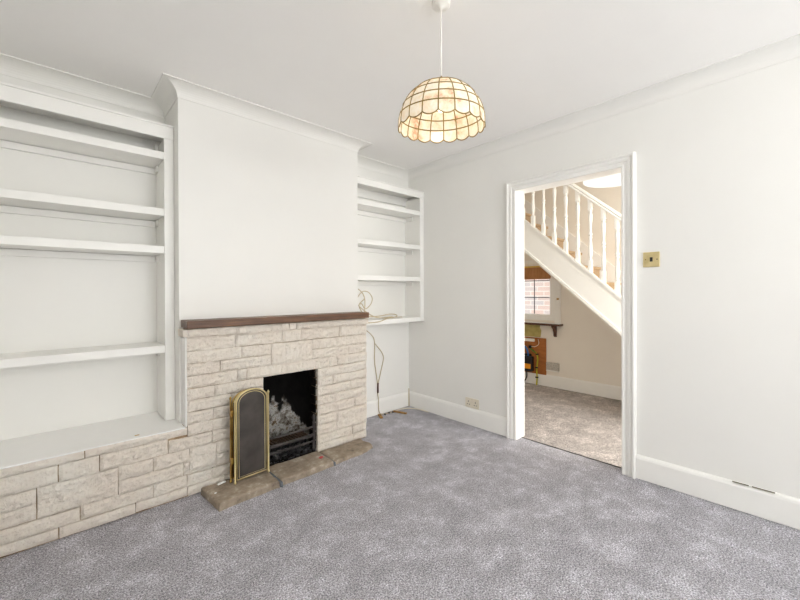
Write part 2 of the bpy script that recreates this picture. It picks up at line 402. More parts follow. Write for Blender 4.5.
# ------------------------------------------------------------------ hall beyond
HY0, HY1, HH = -3.6, .8, 4.1
WY0, WY1, WB, WTP = -.73, .15, .835, 1.60          # hall window opening
bm = B(); bx(bm, HX, HX+.1, HY0, WY0, 0, HH); bx(bm, HX, HX+.1, WY1, HY1, 0, HH); bx(bm, HX, HX+.1, WY0, WY1, 0, WB); bx(bm, HX, HX+.1, WY0, WY1, WTP, HH)
struct('wall_hall_far', bm, M['hallwall'], label='cream far wall of the hall under and above the stairs', cat='wall')
bm = B(); bx(bm, WT, HX, HY1, HY1+.1, 0, HH); bx(bm, WT, .17, HY0-.1, HY0, 0, HH); bx(bm, 1.07, HX, HY0-.1, HY0, 0, HH); bx(bm, .17, 1.07, HY0-.1, HY0, 0, .85); bx(bm, .17, 1.07, HY0-.1, HY0, 2.05, HH)
struct('wall_hall_end', bm, M['hallwall'], label='cream end walls of the hall', cat='wall')
bm = B(); bx(bm, WT, .97, HY0, HY1, H, H+.1); bx(bm, WT, HX+.1, HY0, HY1, HH, HH+.1); bx(bm, .97, HX, HY0, -2.6, H, H+.1)
struct('ceiling_hall', bm, M['ceil'], label='white ceiling of the hall', cat='ceiling')
bm = B(); bx(bm, .93, .97, HY0, HY1, H+.1, HH); bx(bm, 0, WT, .17, HY1, 0, H)
struct('wall_stairwell', bm, M['hallwall'], label='upper wall of the stairwell', cat='wall')
skirting('baseboard_hall', [(HX, HY0), (HX, HY1)], .15, .018, 'white skirting board along the far wall of the hall')

w3 = thing('window_3_added', (.62, HY0, .85), 'unseen white framed window added at the far end of the hall to light under the stairs', 'window', kind='structure')  # unseen window, added to brighten the hall below the stairs
bm = B(); sweep(bm, [(.17, .85), (1.07, .85), (1.07, 2.05), (.17, 2.05)], [(0, HY0-.08), (.05, HY0-.08), (.05, HY0-.03), (0, HY0-.03)], XZ, True); bx(bm, .6, .64, HY0-.08, HY0-.03, .9, 2.0)
obj('window_frame', bm, M['gloss'], w3)
obj('pane', box(.22, 1.02, HY0-.058, HY0-.054, .9, 2.0), M['glass'], w3)
# window in the hall
w = thing('window_1', (HX, (WY0+WY1)/2, WB), 'white framed hall window with leaded panes under the stairs', 'window', kind='structure')
bm = B()
fo = .035
sweep(bm, [(WY0, WB), (WY1, WB), (WY1, WTP), (WY0, WTP)], [(0, HX-.01), (fo, HX-.01), (fo, HX+.05), (0, HX+.05)], YZ, True)
obj('window_frame', bm, M['gloss'], w)
bm = B(); a0, a1, b0, b1 = WY0+fo, WY1-fo, WB+fo, WTP-fo
sweep(bm, [(a0, b0), (a1, b0), (a1, b1), (a0, b1)], [(0, HX+.005), (.030, HX+.005), (.038, HX+.012), (.038, HX+.045), (0, HX+.045)], YZ, True)
obj('sash', bm, M['gloss'], w)
obj('pane', box(HX+.026, HX+.029, a0+.036, a1-.036, b0+.036, b1-.036), M['glass'], w)
bm = B()
for y in (-.445, -.235, -.02): bx(bm, HX+.020, HX+.025, y-.005, y+.005, b0+.03, b1-.03)
for z in (1.12, 1.335): bx(bm, HX+.020, HX+.025, a0+.03, a1-.03, z-.005, z+.005)
obj('leading', bm, M['lead'], w)
bm = B(); sweep(bm, [(WY0, .775), (WY0, WTP)], [(0, HX), (0, HX-.018), (.010, HX-.022), (.062, HX-.020), (.072, HX-.010), (.072, HX)], YZ)
obj('casing', bm, M['gloss'], w)
bm = B(); sweep(bm, [(WY1, WTP), (WY1, .775)], [(0, HX), (0, HX-.018), (.010, HX-.022), (.062, HX-.020), (.072, HX-.010), (.072, HX)], YZ)
obj('casing', bm, M['gloss'], w)
# brick wall of the neighbour outside
struct('wall_outside', box(3.0, 3.1, -2.5, 1.6, -.5, 2.4), M['outbrick'], label='pale brick wall seen outside through the hall window', cat='wall')

# blind over the window
t = thing('window_blind', (HX-.04, -.3, 1.51), 'brown fabric blind drawn up at the top of the hall window', 'blind')
obj('headrail', box(HX-.062, HX-.024, -.70, .16, 1.503, 1.523, .002), M['lath'], t)
bm = B(); n = 12
for k, (z0, z1, dx) in enumerate(((1.352, 1.503, 0), (1.362, 1.500, .008), (1.372, 1.498, .016))):
    bx(bm, HX-.058+dx, HX-.052+dx, -.693, .155, z0, z1, .002)
obj('folded_fabric', bm, M['blind'], t)
# shelf-like sill with brackets
t = thing('window_sill_shelf', (HX, -.3, .78), 'brown wooden sill shelf on brackets below the hall window', 'shelf')
obj('board', box(HX-.11, HX-.001, -.83, .25, .775, .800, .004), M['darkwood'], t)
def bracket(y):
    bm = B(); prism(bm, [(HX-.001, .775), (HX-.085, .775), (HX-.085, .76), (HX-.05, .735), (HX-.03, .69), (HX-.025, .645), (HX-.001, .632)], lambda u, v, h: (u, h, v), y-.016, y+.016)
    return bm
obj('bracket', bracket(-.735), M['darkwood'], t); obj('bracket', bracket(.12), M['darkwood'], t)
obj('sill_top', box(HX-.10, HX-.001, -.82, .24, .800, .806, .001), M['gloss'], t)
# tie-back knob
bm = B(); tube(bm, [(HX-.019, -.778, 1.104), (HX-.028, -.778, 1.104), (HX-.034, -.778, 1.104), (HX-.046, -.778, 1.104), (HX-.052, -.778, 1.104)], [.012, .006, .006, .012, .006], 12)
tag(obj('curtain_hook', bm, M['agedbrass'], smooth=True, origin=(HX-.02, -.778, 1.104)), 'small brass hook on the casing beside the hall window', 'hook')
# bare patch of plaster
bm = B(); prism(bm, [(-.05, .61), (-.538, .612), (-.545, .65), (-.55, .70), (-.53, .735), (-.535, .772), (-.05, .772)], YZ, HX-.004, HX)
tag(obj('plaster_patch', bm, M['olive']), 'bare olive plaster patch under the brown sill shelf', 'plaster')
# electricity board
t = thing('electricity_board', (HX-.01, -.36, .37), 'brown board with black meter and cables low on the hall wall', 'electric board')
obj('backboard', box(HX-.020, HX-.001, -.618, -.08, .143, .604, .003), M['board'], t)
obj('terminal_cover', box(HX-.05, HX-.020, -.474, -.20, .552, .590, .006), M['cordwhite'], t)
m = obj('meter', box(HX-.085, HX-.020, -.462, -.29, .168, .362, .010), M['black'], t)
obj('meter_label', box(HX-.088, HX-.0851, -.448, -.345, .205, .268, .001), M['orange'], m)
obj('meter_cap', box(HX-.06, HX-.020, -.430, -.32, .362, .392, .008), M['black'], m)
bm = B(); tube(bm, catmull([(HX-.03, -.25, .47), (HX-.05, -.33, .488), (HX-.055, -.375, .46), (HX-.055, -.395, .40), (HX-.055, -.40, .362)]), .011)
obj('blue_cable', bm, M['blue'], t, True)
bm = B(); tube(bm, catmull([(HX-.03, -.41, .47), (HX-.04, -.45, .44), (HX-.03, -.50, .40), (HX-.03, -.515, .33), (HX-.03, -.502, .22), (HX-.028, -.505, .10), (HX-.028, -.50, .002)]), .009)
obj('earth_cable', bm, M['earth'], t, True)
bm = B(); tube(bm, catmull([(HX-.045, -.37, .168), (HX-.045, -.372, .09), (HX-.04, -.34, .03), (HX-.035, -.33, .002)]), .008)
obj('black_cable', bm, M['black'], t, True)
for (y, z) in ((-.508, .395), (-.502, .225), (-.503, .10)): obj('cable_clip', box(HX-.042, HX-.001 if z < .143 else HX-.020, y-.016, y+.016, z-.008, z+.008, .003), M['black'], t)
obj('cable_connector', box(HX-.05, HX-.02, -.43, -.40, .465, .50, .004), M['black'], t)
bm = B(); tube(bm, catmull([(HX-.035, -.415, .49), (HX-.03, -.48, .49), (HX-.03, -.53, .53), (HX-.03, -.52, .59)]), .004)
obj('thin_wire', bm, M['offwire'], t, True)
t = thing('socket_box', (HX, -.70, .26), 'speckled grey socket box right of the brown electricity board', 'socket')
obj('housing', box(HX-.036, HX-.001, -.785, -.628, .218, .312, .005), M['box'], t)
obj('base_ledge', box(HX-.042, HX-.001, -.788, -.63, .206, .2175, .002), M['cordwhite'], t)

# ------------------------------------------------------------------ staircase
XS0, XS1 = 1.0, 1.04            # outer string
SL = .8785
ZT = lambda y: 1.952 + SL*(y+.775)       # top of the string
st = thing('staircase', (1.4, -3.0, 0), 'white painted staircase with turned spindles rising across the hall', 'staircase')
ya, yb = -2.95, .75
yl = -2.62
bm = B(); prism(bm, [(ya, 0), (ya, max(.02, ZT(ya))), (yb, ZT(yb)), (yb, ZT(yb)-.325), (yl, 0)], YZ, XS0, XS1)
strg = obj('outer_string', bm, M['gloss'], st)
bm = B(); prism(bm, [(ya, ZT(ya)-.004), (ya, ZT(ya)+.022), (yb, ZT(yb)+.022), (yb, ZT(yb)-.004)], YZ, XS0-.012, XS1+.006)
obj('string_capping', bm, M['gloss'], st)
bm = B(); prism(bm, [(yl, .012), (yl, .05), (yb, ZT(yb)-.30), (yb, ZT(yb)-.325)], YZ, XS0-.008, XS0)
obj('string_bead', bm, M['gloss'], st)
bm = B(); prism(bm, [(yl+.06, .0), (yl+.06, .02), (yb, ZT(yb)-.305), (yb, ZT(yb)-.325)], YZ, XS1, HX-.019)
obj('soffit', bm, M['hallwall'], st)
# wall string
bm = B(); prism(bm, [(ya, 0), (ya, max(.1, ZT(ya)+.07)), (yb, ZT(yb)+.07), (yb, ZT(yb)-.28), (yl+.1, 0.02)], YZ, HX-.018, HX-.001)
obj('wall_string', bm, M['gloss'], st)
going = .205; rise = going*SL
k = 0
y = ya+.06
while y < yb-going:
    z = ZT(y)-.065            # tread height at this nosing
    if z > .02:
        bm = B(); bx(bm, XS1, HX-.019, y-.022, y+going, z-.03, z, .008)
        bx(bm, XS1, HX-.019, y-.002, y+.014, max(.001, z-rise), z-.03)
        obj('carpeted_step', bm, M['stair'], st)
    y += going
# spindles: one mesh, copied
def spindle():
    bm = B(); h = .67
    q = .019
    vs = []
    bxx = lambda z0, z1: bx(bm, -q, q, -q, q, z0, z1, .002)
    bxx(-.03, .105); bxx(h-.085, h+.04)
    pr = [(.012, .105), (.016, .110), (.018, .118), (.012, .126), (.013, .135), (.020, .165), (.0215, .19), (.019, .23), (.0145, .285), (.012, .315), (.018, .322), (.018, .330), (.012, .337),
          (.013, .345), (.0195, .352), (.0195, .36), (.013, .367), (.012, .40), (.015, .45), (.019, .50), (.0205, .53), (.018, .55), (.012, .562), (.018, .568), (.018, .576), (.013, .585)]
    lathe(bm, pr, (0, 0, 0), 12)
    return bm
sp0 = None
yy = -.861+.1165*6
spy = [-.861-.1165*i for i in range(-7, 18)]
for y in spy:
    if sp0 is None:
        bm = spindle(); me = bpy.data.meshes.new('spindle'); bm.to_mesh(me); bm.free(); me.materials.append(M['gloss'])
        for p in me.polygons: p.use_smooth = len(p.vertices) == 4 and abs(p.normal.z) < .9
        sp0 = bpy.data.objects.new('spindle', me); COL.objects.link(sp0); sp0.parent = st; o = sp0
    else:
        o = sp0.copy(); COL.objects.link(o); o.parent = st
    o.location = Vector((1.02, y, ZT(y)+.022)) - BASE[st]
RZ = .70
bm = B()
hp = [(-.028, 0), (.028, 0), (.030, .012), (.024, .022), (.031, .036), (.026, .052), (.012, .062), (-.012, .062), (-.026, .052), (-.031, .036), (-.024, .022), (-.030, .012)]
r0 = [bm.verts.new((1.02+a, -2.9, ZT(-2.9)+RZ+b)) for a, b in hp]; r1 = [bm.verts.new((1.02+a, .7, ZT(.7)+RZ+b)) for a, b in hp]
for i in range(len(hp)): bm.faces.new((r0[i], r0[(i+1) % 12], r1[(i+1) % 12], r1[i]))
bm.faces.new(r0); bm.faces.new(r1)
obj('handrail', bm, M['gloss'], st)
bm = B(); bx(bm, .975, 1.065, -3.04, -2.95, 0, 1.08, .004); lathe(bm, [(.02, 1.08), (.05, 1.10), (.055, 1.13), (.03, 1.17), (.005, 1.18)], (1.02, -2.995, 0), 16)
obj('newel_post', bm, M['gloss'], st)

# hall pendant
c = (.30, -1.96, 2.0); c = (.194, -1.912, 1.992)
c = (.436, -1.838, 2.057)
t = thing('pendant_light', (c[0], c[1], H), 'glowing white drum shade hanging in the hall beyond the doorway', 'ceiling light')
R0 = .2165
bm = B(); n = 40
lathe(bm, [(R0, 0), (R0, .16)], c, n, False); bmesh.ops.solidify(bm, geom=bm.faces[:], thickness=.004)
obj('lamp_shade', bm, M['litshade'], t, True)
bm = B(); lathe(bm, [(R0-.006, .006), (R0-.006, .010)], c, n); obj('diffuser', bm, M['litshade'], t)
bm = B(); lathe(bm, [(.003, .165), (.003, H-c[2])], c, 8); obj('cord', bm, M['cordwhite'], t)
bm = B(); lathe(bm, [(.035, H-c[2]-.025), (.045, H-c[2])], c, 16); obj('ceiling_rose', bm, M['cordwhite'], t)

# ------------------------------------------------------------------ fireplace of painted stone
fp = thing('stone_fireplace', (-1.52, -.35, 0), 'cream painted stone fireplace running into a low stone wall at its left', 'fireplace')
FX0, FX1 = -2.181, -.859
OX0, OX1, OZ = -1.722, -1.316, .627
bm = B()
FBK = BY-.001
core = SY+.020
bx(bm, FX0+.004, OX0-.002, core, FBK, .0, .985); bx(bm, OX1+.002, FX1-.004, core, FBK, 0, .985); bx(bm, OX0-.002, OX1+.002, core, FBK, OZ+.004, .985)
bx(bm, XL+.001, FX0+.004, core, -.10, 0, .405)
obj('mortar_core', bm, M['mortar'], fp)

def stone(bm, x0, x1, z0, z1, proud=0.0, depth=.05):
    g = .0021
    x0 += g*random.uniform(.6, 1.3); x1 -= g*random.uniform(.6, 1.3); z0 += g*random.uniform(.5, 1.3); z1 -= g*random.uniform(.5, 1.3)
    st_ = .013
    nx = max(3, int((x1-x0)/st_)); nz = max(3, int((z1-z0)/st_))
    tilt = random.uniform(-.004, .004); lean = random.uniform(-.004, .004); off = random.uniform(-.003, .003)
    sd = random.uniform(0, 100)
    grid = []
    for j in range(nz+1):
        row = []
        for i in range(nx+1):
            u, v = i/nx, j/nz
            x = x0+(x1-x0)*u; z = z0+(z1-z0)*v
            e = min(min(u, 1-u)*(x1-x0), min(v, 1-v)*(z1-z0))
            k = min(1, e/.011); k = k*(2-k)
            d = (1-k)*.008
            p = Vector((x*11, sd, z*15)); p2 = Vector((x*34, sd, z*42))
            y = SY-proud+off + tilt*(u-.5)*2 + lean*(v-.5)*2 + d + k*(.0095*noise.noise(p)+.0075*noise.noise(p2)+.005*abs(noise.noise(Vector((x*50+z*40, sd, z*70-x*30)))))
            if e < 1e-6:
                x += .0016*noise.noise((z*30, sd, x*9)); z += .0022*noise.noise((x*22, sd, 3.0))
            row.append(bm.verts.new((x, y, z)))
        grid.append(row)
    for j in range(nz):
        for i in range(nx): bm.faces.new((grid[j][i], grid[j][i+1], grid[j+1][i+1], grid[j+1][i]))
    rim = grid[0] + [r[-1] for r in grid[1:]] + grid[-1][-2::-1] + [r[0] for r in grid[-2:0:-1]]
    bk = [bm.verts.new((v.co.x, SY+depth, v.co.z)) for v in rim]
    n = len(rim)
    for i in range(n): bm.faces.new((rim[i], rim[(i+1) % n], bk[(i+1) % n], bk[i]))

def course(bm, z0, z1, xs, **k):
    for a, b in zip(xs, xs[1:]): stone(bm, a, b, z0, z1, **k)
Z = [.985, .937, .852, .778, .706, .632, .563, .495, .424, .355, .280, .205, .130, .062, 0.007]
bm = B()
course(bm, Z[1], Z[0], [FX0, -1.905, -1.547, -1.489, FX1+.004], proud=.020)
course(bm, Z[2], Z[1], [FX0, -1.906, -1.587, -1.445, -1.124, FX1])
course(bm, Z[3], Z[2], [FX0, -1.865, -1.671]); stone(bm, -1.671, -1.361, Z[4], Z[2], .004); course(bm, Z[3], Z[2], [-1.361, -1.199, FX1])
course(bm, Z[4], Z[3], [FX0, -1.994, -1.671]); course(bm, Z[4], Z[3], [-1.361, -1.045, FX1])
course(bm, Z[5], Z[4], [FX0, -1.891, -1.831, -1.217, -1.143, FX1])
course(bm, Z[6], Z[5], [FX0, -2.027, OX0]); course(bm, Z[6], Z[5], [OX1, FX1])
course(bm, Z[7], Z[6], [FX0, -1.93, OX0]); course(bm, Z[7], Z[6], [OX1, -1.181, FX1])
course(bm, Z[8], Z[7], [FX0, -2.035, OX0]); course(bm, Z[8], Z[7], [OX1, -1.02, FX1])
course(bm, Z[9], Z[8], [-2.178, -1.90, OX0]); course(bm, Z[9], Z[8], [OX1, -1.17, FX1])
course(bm, Z[10], Z[9], [-2.276, -2.043, -1.88, OX0]); course(bm, Z[10], Z[9], [OX1, -.991, FX1])
stone(bm, -2.167, -2.02, Z[12]+.02, Z[10]); course(bm, Z[11], Z[10], [-2.02, -1.86, OX0]); course(bm, Z[12], Z[11], [-2.02, OX0]); stone(bm, -2.167, -2.02, Z[12], Z[12]+.02)
stone(bm, -1.149, FX1, Z[12], Z[10], .003); course(bm, Z[11], Z[10], [OX1, -1.149]); course(bm, Z[12], Z[11], [OX1, -1.149])
course(bm, Z[13], Z[12], [-2.18, -2.042, -1.85, OX0]); course(bm, Z[13], Z[12], [OX1, -1.003, FX1])
course(bm, Z[14], Z[13], [-2.18, -1.97, OX0]); course(bm, Z[14], Z[13], [OX1, -.992, FX1])
# low wall of the left alcove
course(bm, .366, .410, [XL, -3.02, -2.639, -2.178])
course(bm, Z[10], .366, [XL, -3.12, -2.739, -2.581, -2.276])
course(bm, Z[11], Z[10], [XL, -3.16, -2.815]); stone(bm, -2.815, -2.505, Z[12], Z[10], .003); course(bm, Z[11], Z[10], [-2.505, -2.349, -2.167])
course(bm, Z[12], Z[11], [XL, -3.05, -2.815]); course(bm, Z[12], Z[11], [-2.505, -2.198, -2.167])
course(bm, Z[13], Z[12], [XL, -2.96, -2.658, -2.349, -2.18])
course(bm, Z[14], Z[13], [XL, -3.10, -2.738, -2.430, -2.18])
obj('stonework', bm, M['stone'], fp)
obj('corbel_return', box(-2.206, FX0+.001, SY-.016, FBK, .940, .984, .004), M['stone'], fp)
obj('plastered_return', box(-2.188, FX0+.003, SY+.012, FBK, .412, .936, .002), M['wall'], fp)
# firebox: rough sooty cheeks and the fireback
bm = B(); zc = 0.0
random.seed(3)
for k in range(9):                     # jagged brick ends down both cheeks
    z0, z1 = .03+k*.0665, .03+(k+1)*.0665-.006
    d1 = random.uniform(.0, .012); d2 = random.uniform(.0, .012)
    bx(bm, OX0-.05, OX0+.004+d1, SY+.035, FBK+.01, z0, z1, .004); bx(bm, OX1-.004-d2, OX1+.05, SY+.035, FBK+.01, z0, z1, .004)
bx(bm, OX0-.05, OX1+.05, SY+.04, FBK+.01, OZ-.004, OZ+.05)
obj('sooty_cheeks', bm, M['soot'], fp)
bm = B()
bx(bm, -1.779, OX0-.012, FBK, -.02, .0, .69); bx(bm, OX1+.012, -1.261, FBK, -.02, 0, .69); bx(bm, -1.779, -1.261, -.04, -.001, 0, .69); bx(bm, -1.779, -1.261, FBK, -.02, .66, .699)
bx(bm, OX0-.01, OX1+.01, SY+.04, -.04, .001, .03)
obj('firebox_lining', bm, M['soot'], fp)
# fireback: splayed clay shell, its clean-burnt outline stored per vertex
bm = B(); lay = bm.verts.layers.float.new('clean')
nu, nv = 60, 50; grid = []
def peak(u):                            # height of the clean patch across the fireback
    pts = [(0, .10), (.15, .17), (.30, .24), (.42, .30), (.50, .33), (.56, .26), (.62, .28), (.69, .36), (.76, .31), (.84, .22), (.93, .12), (1, .08)]
    for (a, p), (b, q) in zip(pts, pts[1:]):
        if a <= u <= b: return p+(q-p)*(u-a)/(b-a)
for j in range(nv+1):
    row = []
    for i in range(nu+1):
        u, v = i/nu, j/nv
        s = (u-.5)*2
        x = -1.519 + s*(.225-.03*v)*(1 if abs(s) < .99 else 1)
        y = -.065 - .20*abs(s)**3.2 - (.06*math.sin(min(1, v*1.6)*PI)) - .10*max(0, v-.55)
        z = .03+.6*v
        nn = noise.noise((x*14, y*14, z*14)); y += .012*nn
        vt = bm.verts.new((x, y, z)); vt[lay] = max(-1, min(1, (peak(u)-(z-.03))*4.2 + .02))
        row.append(vt)
    grid.append(row)
for j in range(nv):
    for i in range(nu): bm.faces.new((grid[j][i], grid[j][i+1], grid[j+1][i+1], grid[j+1][i]))
obj('fireback', bm, M['fireback'], fp, True)

# mantel shelf
bm = B(); bx(bm, -2.190, BX1+.001, -.440, BY-.001, .9905, 1.035, .003)
tag(obj('mantel_shelf', bm, M['mantel'], origin=(-1.53, -.36, .99)), 'dark brown wooden mantel shelf on top of the stone fireplace', 'mantel shelf')

# hearth: three worn slabs
def slab(poly, z0, z1, seed):
    P = []
    n = len(poly)
    for i in range(n):
        a, b = Vector(poly[i]), Vector(poly[(i+1) % n]); m = max(1, int((b-a).length/.018))
        for k in range(m):
            p = a.lerp(b, k/m); q = Vector((noise.noise((p.x*22, p.y*22, seed)), noise.noise((p.x*22, p.y*22, seed+9))))*.005
            P.append(p+q)
    ctr = sum(P, Vector((0, 0)))/len(P)
    bm = B(); rings = []
    for ins, z in ((0, z0), (.002, z0+(z1-z0)*.5), (.003, z1-.008), (.008, z1-.002), (.016, z1)):
        rings.append([bm.verts.new((p.x+(ctr-p).normalized().x*ins, p.y+(ctr-p).normalized().y*ins, z+.0015*noise.noise((p.x*30, p.y*30, z*60)))) for p in P])
    for a, b in zip(rings, rings[1:]):
        for i in range(len(P)): bm.faces.new((a[i], a[(i+1) % len(P)], b[(i+1) % len(P)], b[i]))
    bm.faces.new(rings[-1]); bm.faces.new(rings[0])
    return bm
ht = thing('hearth', (-1.52, -.53, 0), 'worn brown stone hearth of three slabs on the carpet before the fireplace', 'hearth')
HYB = -.408
obj('slab', slab([(-2.115, HYB), (-2.092, -.668), (-1.90, -.655), (-1.735, -.652), (-1.728, HYB)], .0, .043, 1), M['hearth'], ht)
obj('slab', slab([(-1.718, HYB), (-1.722, -.640), (-1.55, -.646), (-1.338, -.636), (-1.33, HYB)], 0, .038, 2), M['hearth'], ht)
obj('slab', slab([(-1.322, HYB), (-1.325, -.632), (-1.18, -.618), (-1.10, -.622), (-1.02, -.606), (-.955, -.582), (-.935, -.53), (-.955, -.47), (-.94, -.43), (-.945, HYB)], 0, .026, 3), M['hearth'], ht)
obj('joint', box(-1.733, -1.717, -.66, HYB, 0, .031, .003), M['hearthjoint'], ht); obj('joint', box(-1.337, -1.323, -.642, HYB, 0, .024, .003), M['hearthjoint'], ht)

# grate
gr = thing('fire_grate', (-1.52, -.34, .03), 'black cast iron fire grate standing in the fireplace opening', 'grate')
def post(x):
    bm = B(); bx(bm, x-.009, x+.009, -.377, -.359, .030, .235, .002)
    lathe(bm, [(.006, .235), (.012, .242), (.006, .25), (.013, .262), (.014, .272), (.008, .288), (.002, .298)], (x, -.368, 0), 12); return bm
obj('post', post(-1.339), M['iron'], gr); obj('post', post(-1.70), M['iron'], gr)
for z in (.098, .148, .204):
    bm = B(); n = 20; pts = []
    for i in range(n+1):
        s = i/n*2-1; pts.append((-1.52+s*.178, -.368-.012*(1-s*s), z))
    tube(bm, pts, .0085, 6); obj('front_bar', bm, M['iron'], gr)
for k in range(14):
    x = -1.68+k*.024
    obj('floor_bar', box(x-.006, x+.006, -.3455, -.2255, .128, .140, .002), M['rust'], gr)
bm = B(); bx(bm, -1.70, -1.335, -.358, -.346, .122, .138, .002); bx(bm, -1.70, -1.335, -.225, -.213, .122, .138, .002)
for x in (-1.69, -1.35): bx(bm, x-.007, x+.007, -.226, -.212, .0305, .125, .002)
obj('frame', bm, M['iron'], gr)
# coal and ash
bm = B(); random.seed(11)
for k in range(330):
    x = random.uniform(-1.70, -1.34); y = random.uniform(-.40, -.16); r = random.uniform(.005, .017)
    z = .032 + r*.7 + max(0, .035*(1-abs(y+.26)/.14))*random.random()
    if y < -.36: r *= .6; z = .032+r*.8
    q = bmesh.ops.create_icosphere(bm, subdivisions=1, radius=r)['verts']
    for v in q:
        v.co = v.co*(1+.4*noise.noise(v.co*90+Vector((k, 0, 0)))); v.co.z *= .75; v.co += Vector((x, y, z))
tag(obj('coal_ash', bm, M['coal']), 'black coal and grey ash lying under the fire grate', 'ash', kind='stuff')

# fire screen, folded, standing on the hearth
fs = thing('fire_screen', (-1.846, -.50, .043), 'folded brass fire screen with black mesh standing on the left of the hearth', 'fire screen')
FZ = .043
def arch(x0, x1, zs, zt, z0, n=18):
    cx, a = (x0+x1)/2, (x1-x0)/2
    return [(x0, z0)] + [(cx-a*math.cos(PI*k/n), zs+(zt-zs)*math.sin(PI*k/n)) for k in range(n+1)] + [(x1, z0)]
def panel(x0, x1, y0, y1, zt, zs, mf, mm, posts=True):
    # a screen leaf between two plan points, as tube frame plus mesh
    L = math.hypot(x1-x0, y1-y0); ux, uy = (x1-x0)/L, (y1-y0)/L
    mp = lambda u, v, h: (x0+ux*u-uy*h, y0+uy*u+ux*h, v)
    bm = B(); pts = [mp(u, v, 0) for u, v in arch(.008, L-.008, zs, zt, FZ+.02)]
    tube(bm, pts, .0048, 8); tube(bm, [mp(.004, FZ+.022, 0), mp(L-.004, FZ+.022, 0)], .0042, 8)
    fr = obj('leaf_frame', bm, mf, fs, True)
    bm = B(); a = arch(.022, L-.022, zs-.004, zt-.013, FZ+.034); tube(bm, [mp(u, v, 0) for u, v in a], .0026, 6, True)
    obj('inner_rim', bm, mf, fr, True)
    bm = B(); prism(bm, arch(.010, L-.010, zs, zt-.003, FZ+.022), mp, -.0007, .0007)
    obj('mesh', bm, mm, fs)
    return mp, L
mp, L = panel(-1.951, -1.742, -.513, -.499, .598, .528, M['brass'], M['mesh'])
mp2, _ = panel(-1.955, -1.746, -.492, -.478, .594, .522, M['brass'], M['mesh'])
mp3, _ = panel(-1.962, -1.753, -.471, -.457, .588, .516, M['agedbrass'], M['mesh'])
def leafpost(x, y, zt, mat):
    bm = B(); lathe(bm, [(.005, 0), (.008, .004), (.008, .012), (.0048, .018), (.0048, zt-FZ-.02), (.0075, zt-FZ-.012), (.004, zt-FZ-.004), (.0015, zt-FZ)], (x, y, FZ), 10)
    return obj('upright', bm, mat, fs, True)
leafpost(-1.953, -.513, .552, M['brass']); leafpost(-1.740, -.499, .572, M['brass']); leafpost(-1.964, -.471, .566, M['agedbrass']); leafpost(-1.7365, -.478, .560, M['brass'])
for z in (.18, .47): obj('hinge', box(-1.972, -1.955, -.50, -.474, z-.016, z+.016, .002), M['agedbrass'], fs)

# ------------------------------------------------------------------ built-in shelving
sh = thing('shelving_unit', (-2.78, -.06, .41), 'wide white built-in shelving filling the alcove left of the chimney breast', 'shelving')
SYF = -.18; x0, x1 = XL+.001, -2.2505
obj('ledge', box(XL+.001, -2.1895, -.388, YBL-.001, .4055, .413, .002), M['plinthtop'], sh)
obj('upright', box(-2.2505, -2.198, SYF-.002, YBL-.001, .4135, 2.143, .002), M['gloss'], sh)
obj('upright', box(XL+.001, XL+.046, SYF-.002, YBL-.001, .4135, 2.143, .002), M['gloss'], sh)
obj('fascia', box(XL+.001, -2.1985, SYF-.004, SYF+.018, 2.143, 2.218, .003), M['gloss'], sh)
obj('fascia_lip', box(XL+.001, -2.1985, SYF-.010, SYF+.018, 2.2182, 2.230, .002), M['gloss'], sh)
obj('top_board', box(XL+.001, -2.1985, SYF+.0185, YBL-.001, 2.20, 2.218), M['gloss'], sh)
for zt in (2.060, 1.714, 1.4845, .876):
    s = obj('shelf', box(XL+.047, x1-.0005, SYF, YBL-.001, zt-.045, zt, .003), M['gloss'], sh)
    bm = B(); bx(bm, XL+.047, x1-.0005, YBL-.022, YBL-.001, zt-.085, zt-.0475, .002); bx(bm, x1-.012, x1-.0005, -.03, YBL-.0225, zt-.085, zt-.0475, .002)
    obj('batten', bm, M['wall'], s)
bm = B(); bx(bm, XL+.047, x1-.0005, YBL-.022, YBL-.001, 2.10, 2.155, .002); bx(bm, x1-.02, x1-.0005, -.02, YBL-.0225, 2.105, 2.15, .002); obj('batten', bm, M['wall'], sh)

sr = thing('shelving_unit', (-.44, -.1, .9), 'narrow white built-in shelving in the alcove between chimney breast and doorway wall', 'shelving')
SYR = -.22
obj('upright', box(-.0515, -.001, SYR-.002, -.001, .903, 2.137, .002), M['gloss'], sr)
obj('upright', box(BX1+.001, -.829, SYR-.002, -.001, .947, 2.137, .002), M['gloss'], sr)
obj('fascia', box(BX1+.001, -.001, SYR-.004, SYR+.018, 2.137, 2.193, .003), M['gloss'], sr)
obj('fascia_lip', box(BX1+.001, -.001, SYR-.010, SYR+.018, 2.1932, 2.205, .002), M['gloss'], sr)
obj('top_board', box(BX1+.001, -.001, SYR+.0185, -.001, 2.175, 2.193), M['gloss'], sr)
for zt in (2.005, 1.664, 1.346):
    s = obj('shelf', box(-.8285, -.052, SYR, -.001, zt-.043, zt, .003), M['gloss'], sr)
    bm = B(); bx(bm, -.8285, -.052, -.022, -.001, zt-.085, zt-.0455, .002); bx(bm, -.064, -.052, -.12, -.0225, zt-.085, zt-.0455, .002)
    obj('batten', bm, M['wall'], s)
obj('shelf', box(BX1+.001, -.052, SYR, -.001, .903, .946, .003), M['gloss'], sr)
bm = B(); bx(bm, -.8285, -.052, -.022, -.001, 2.085, 2.13, .002); obj('batten', bm, M['wall'], sr)

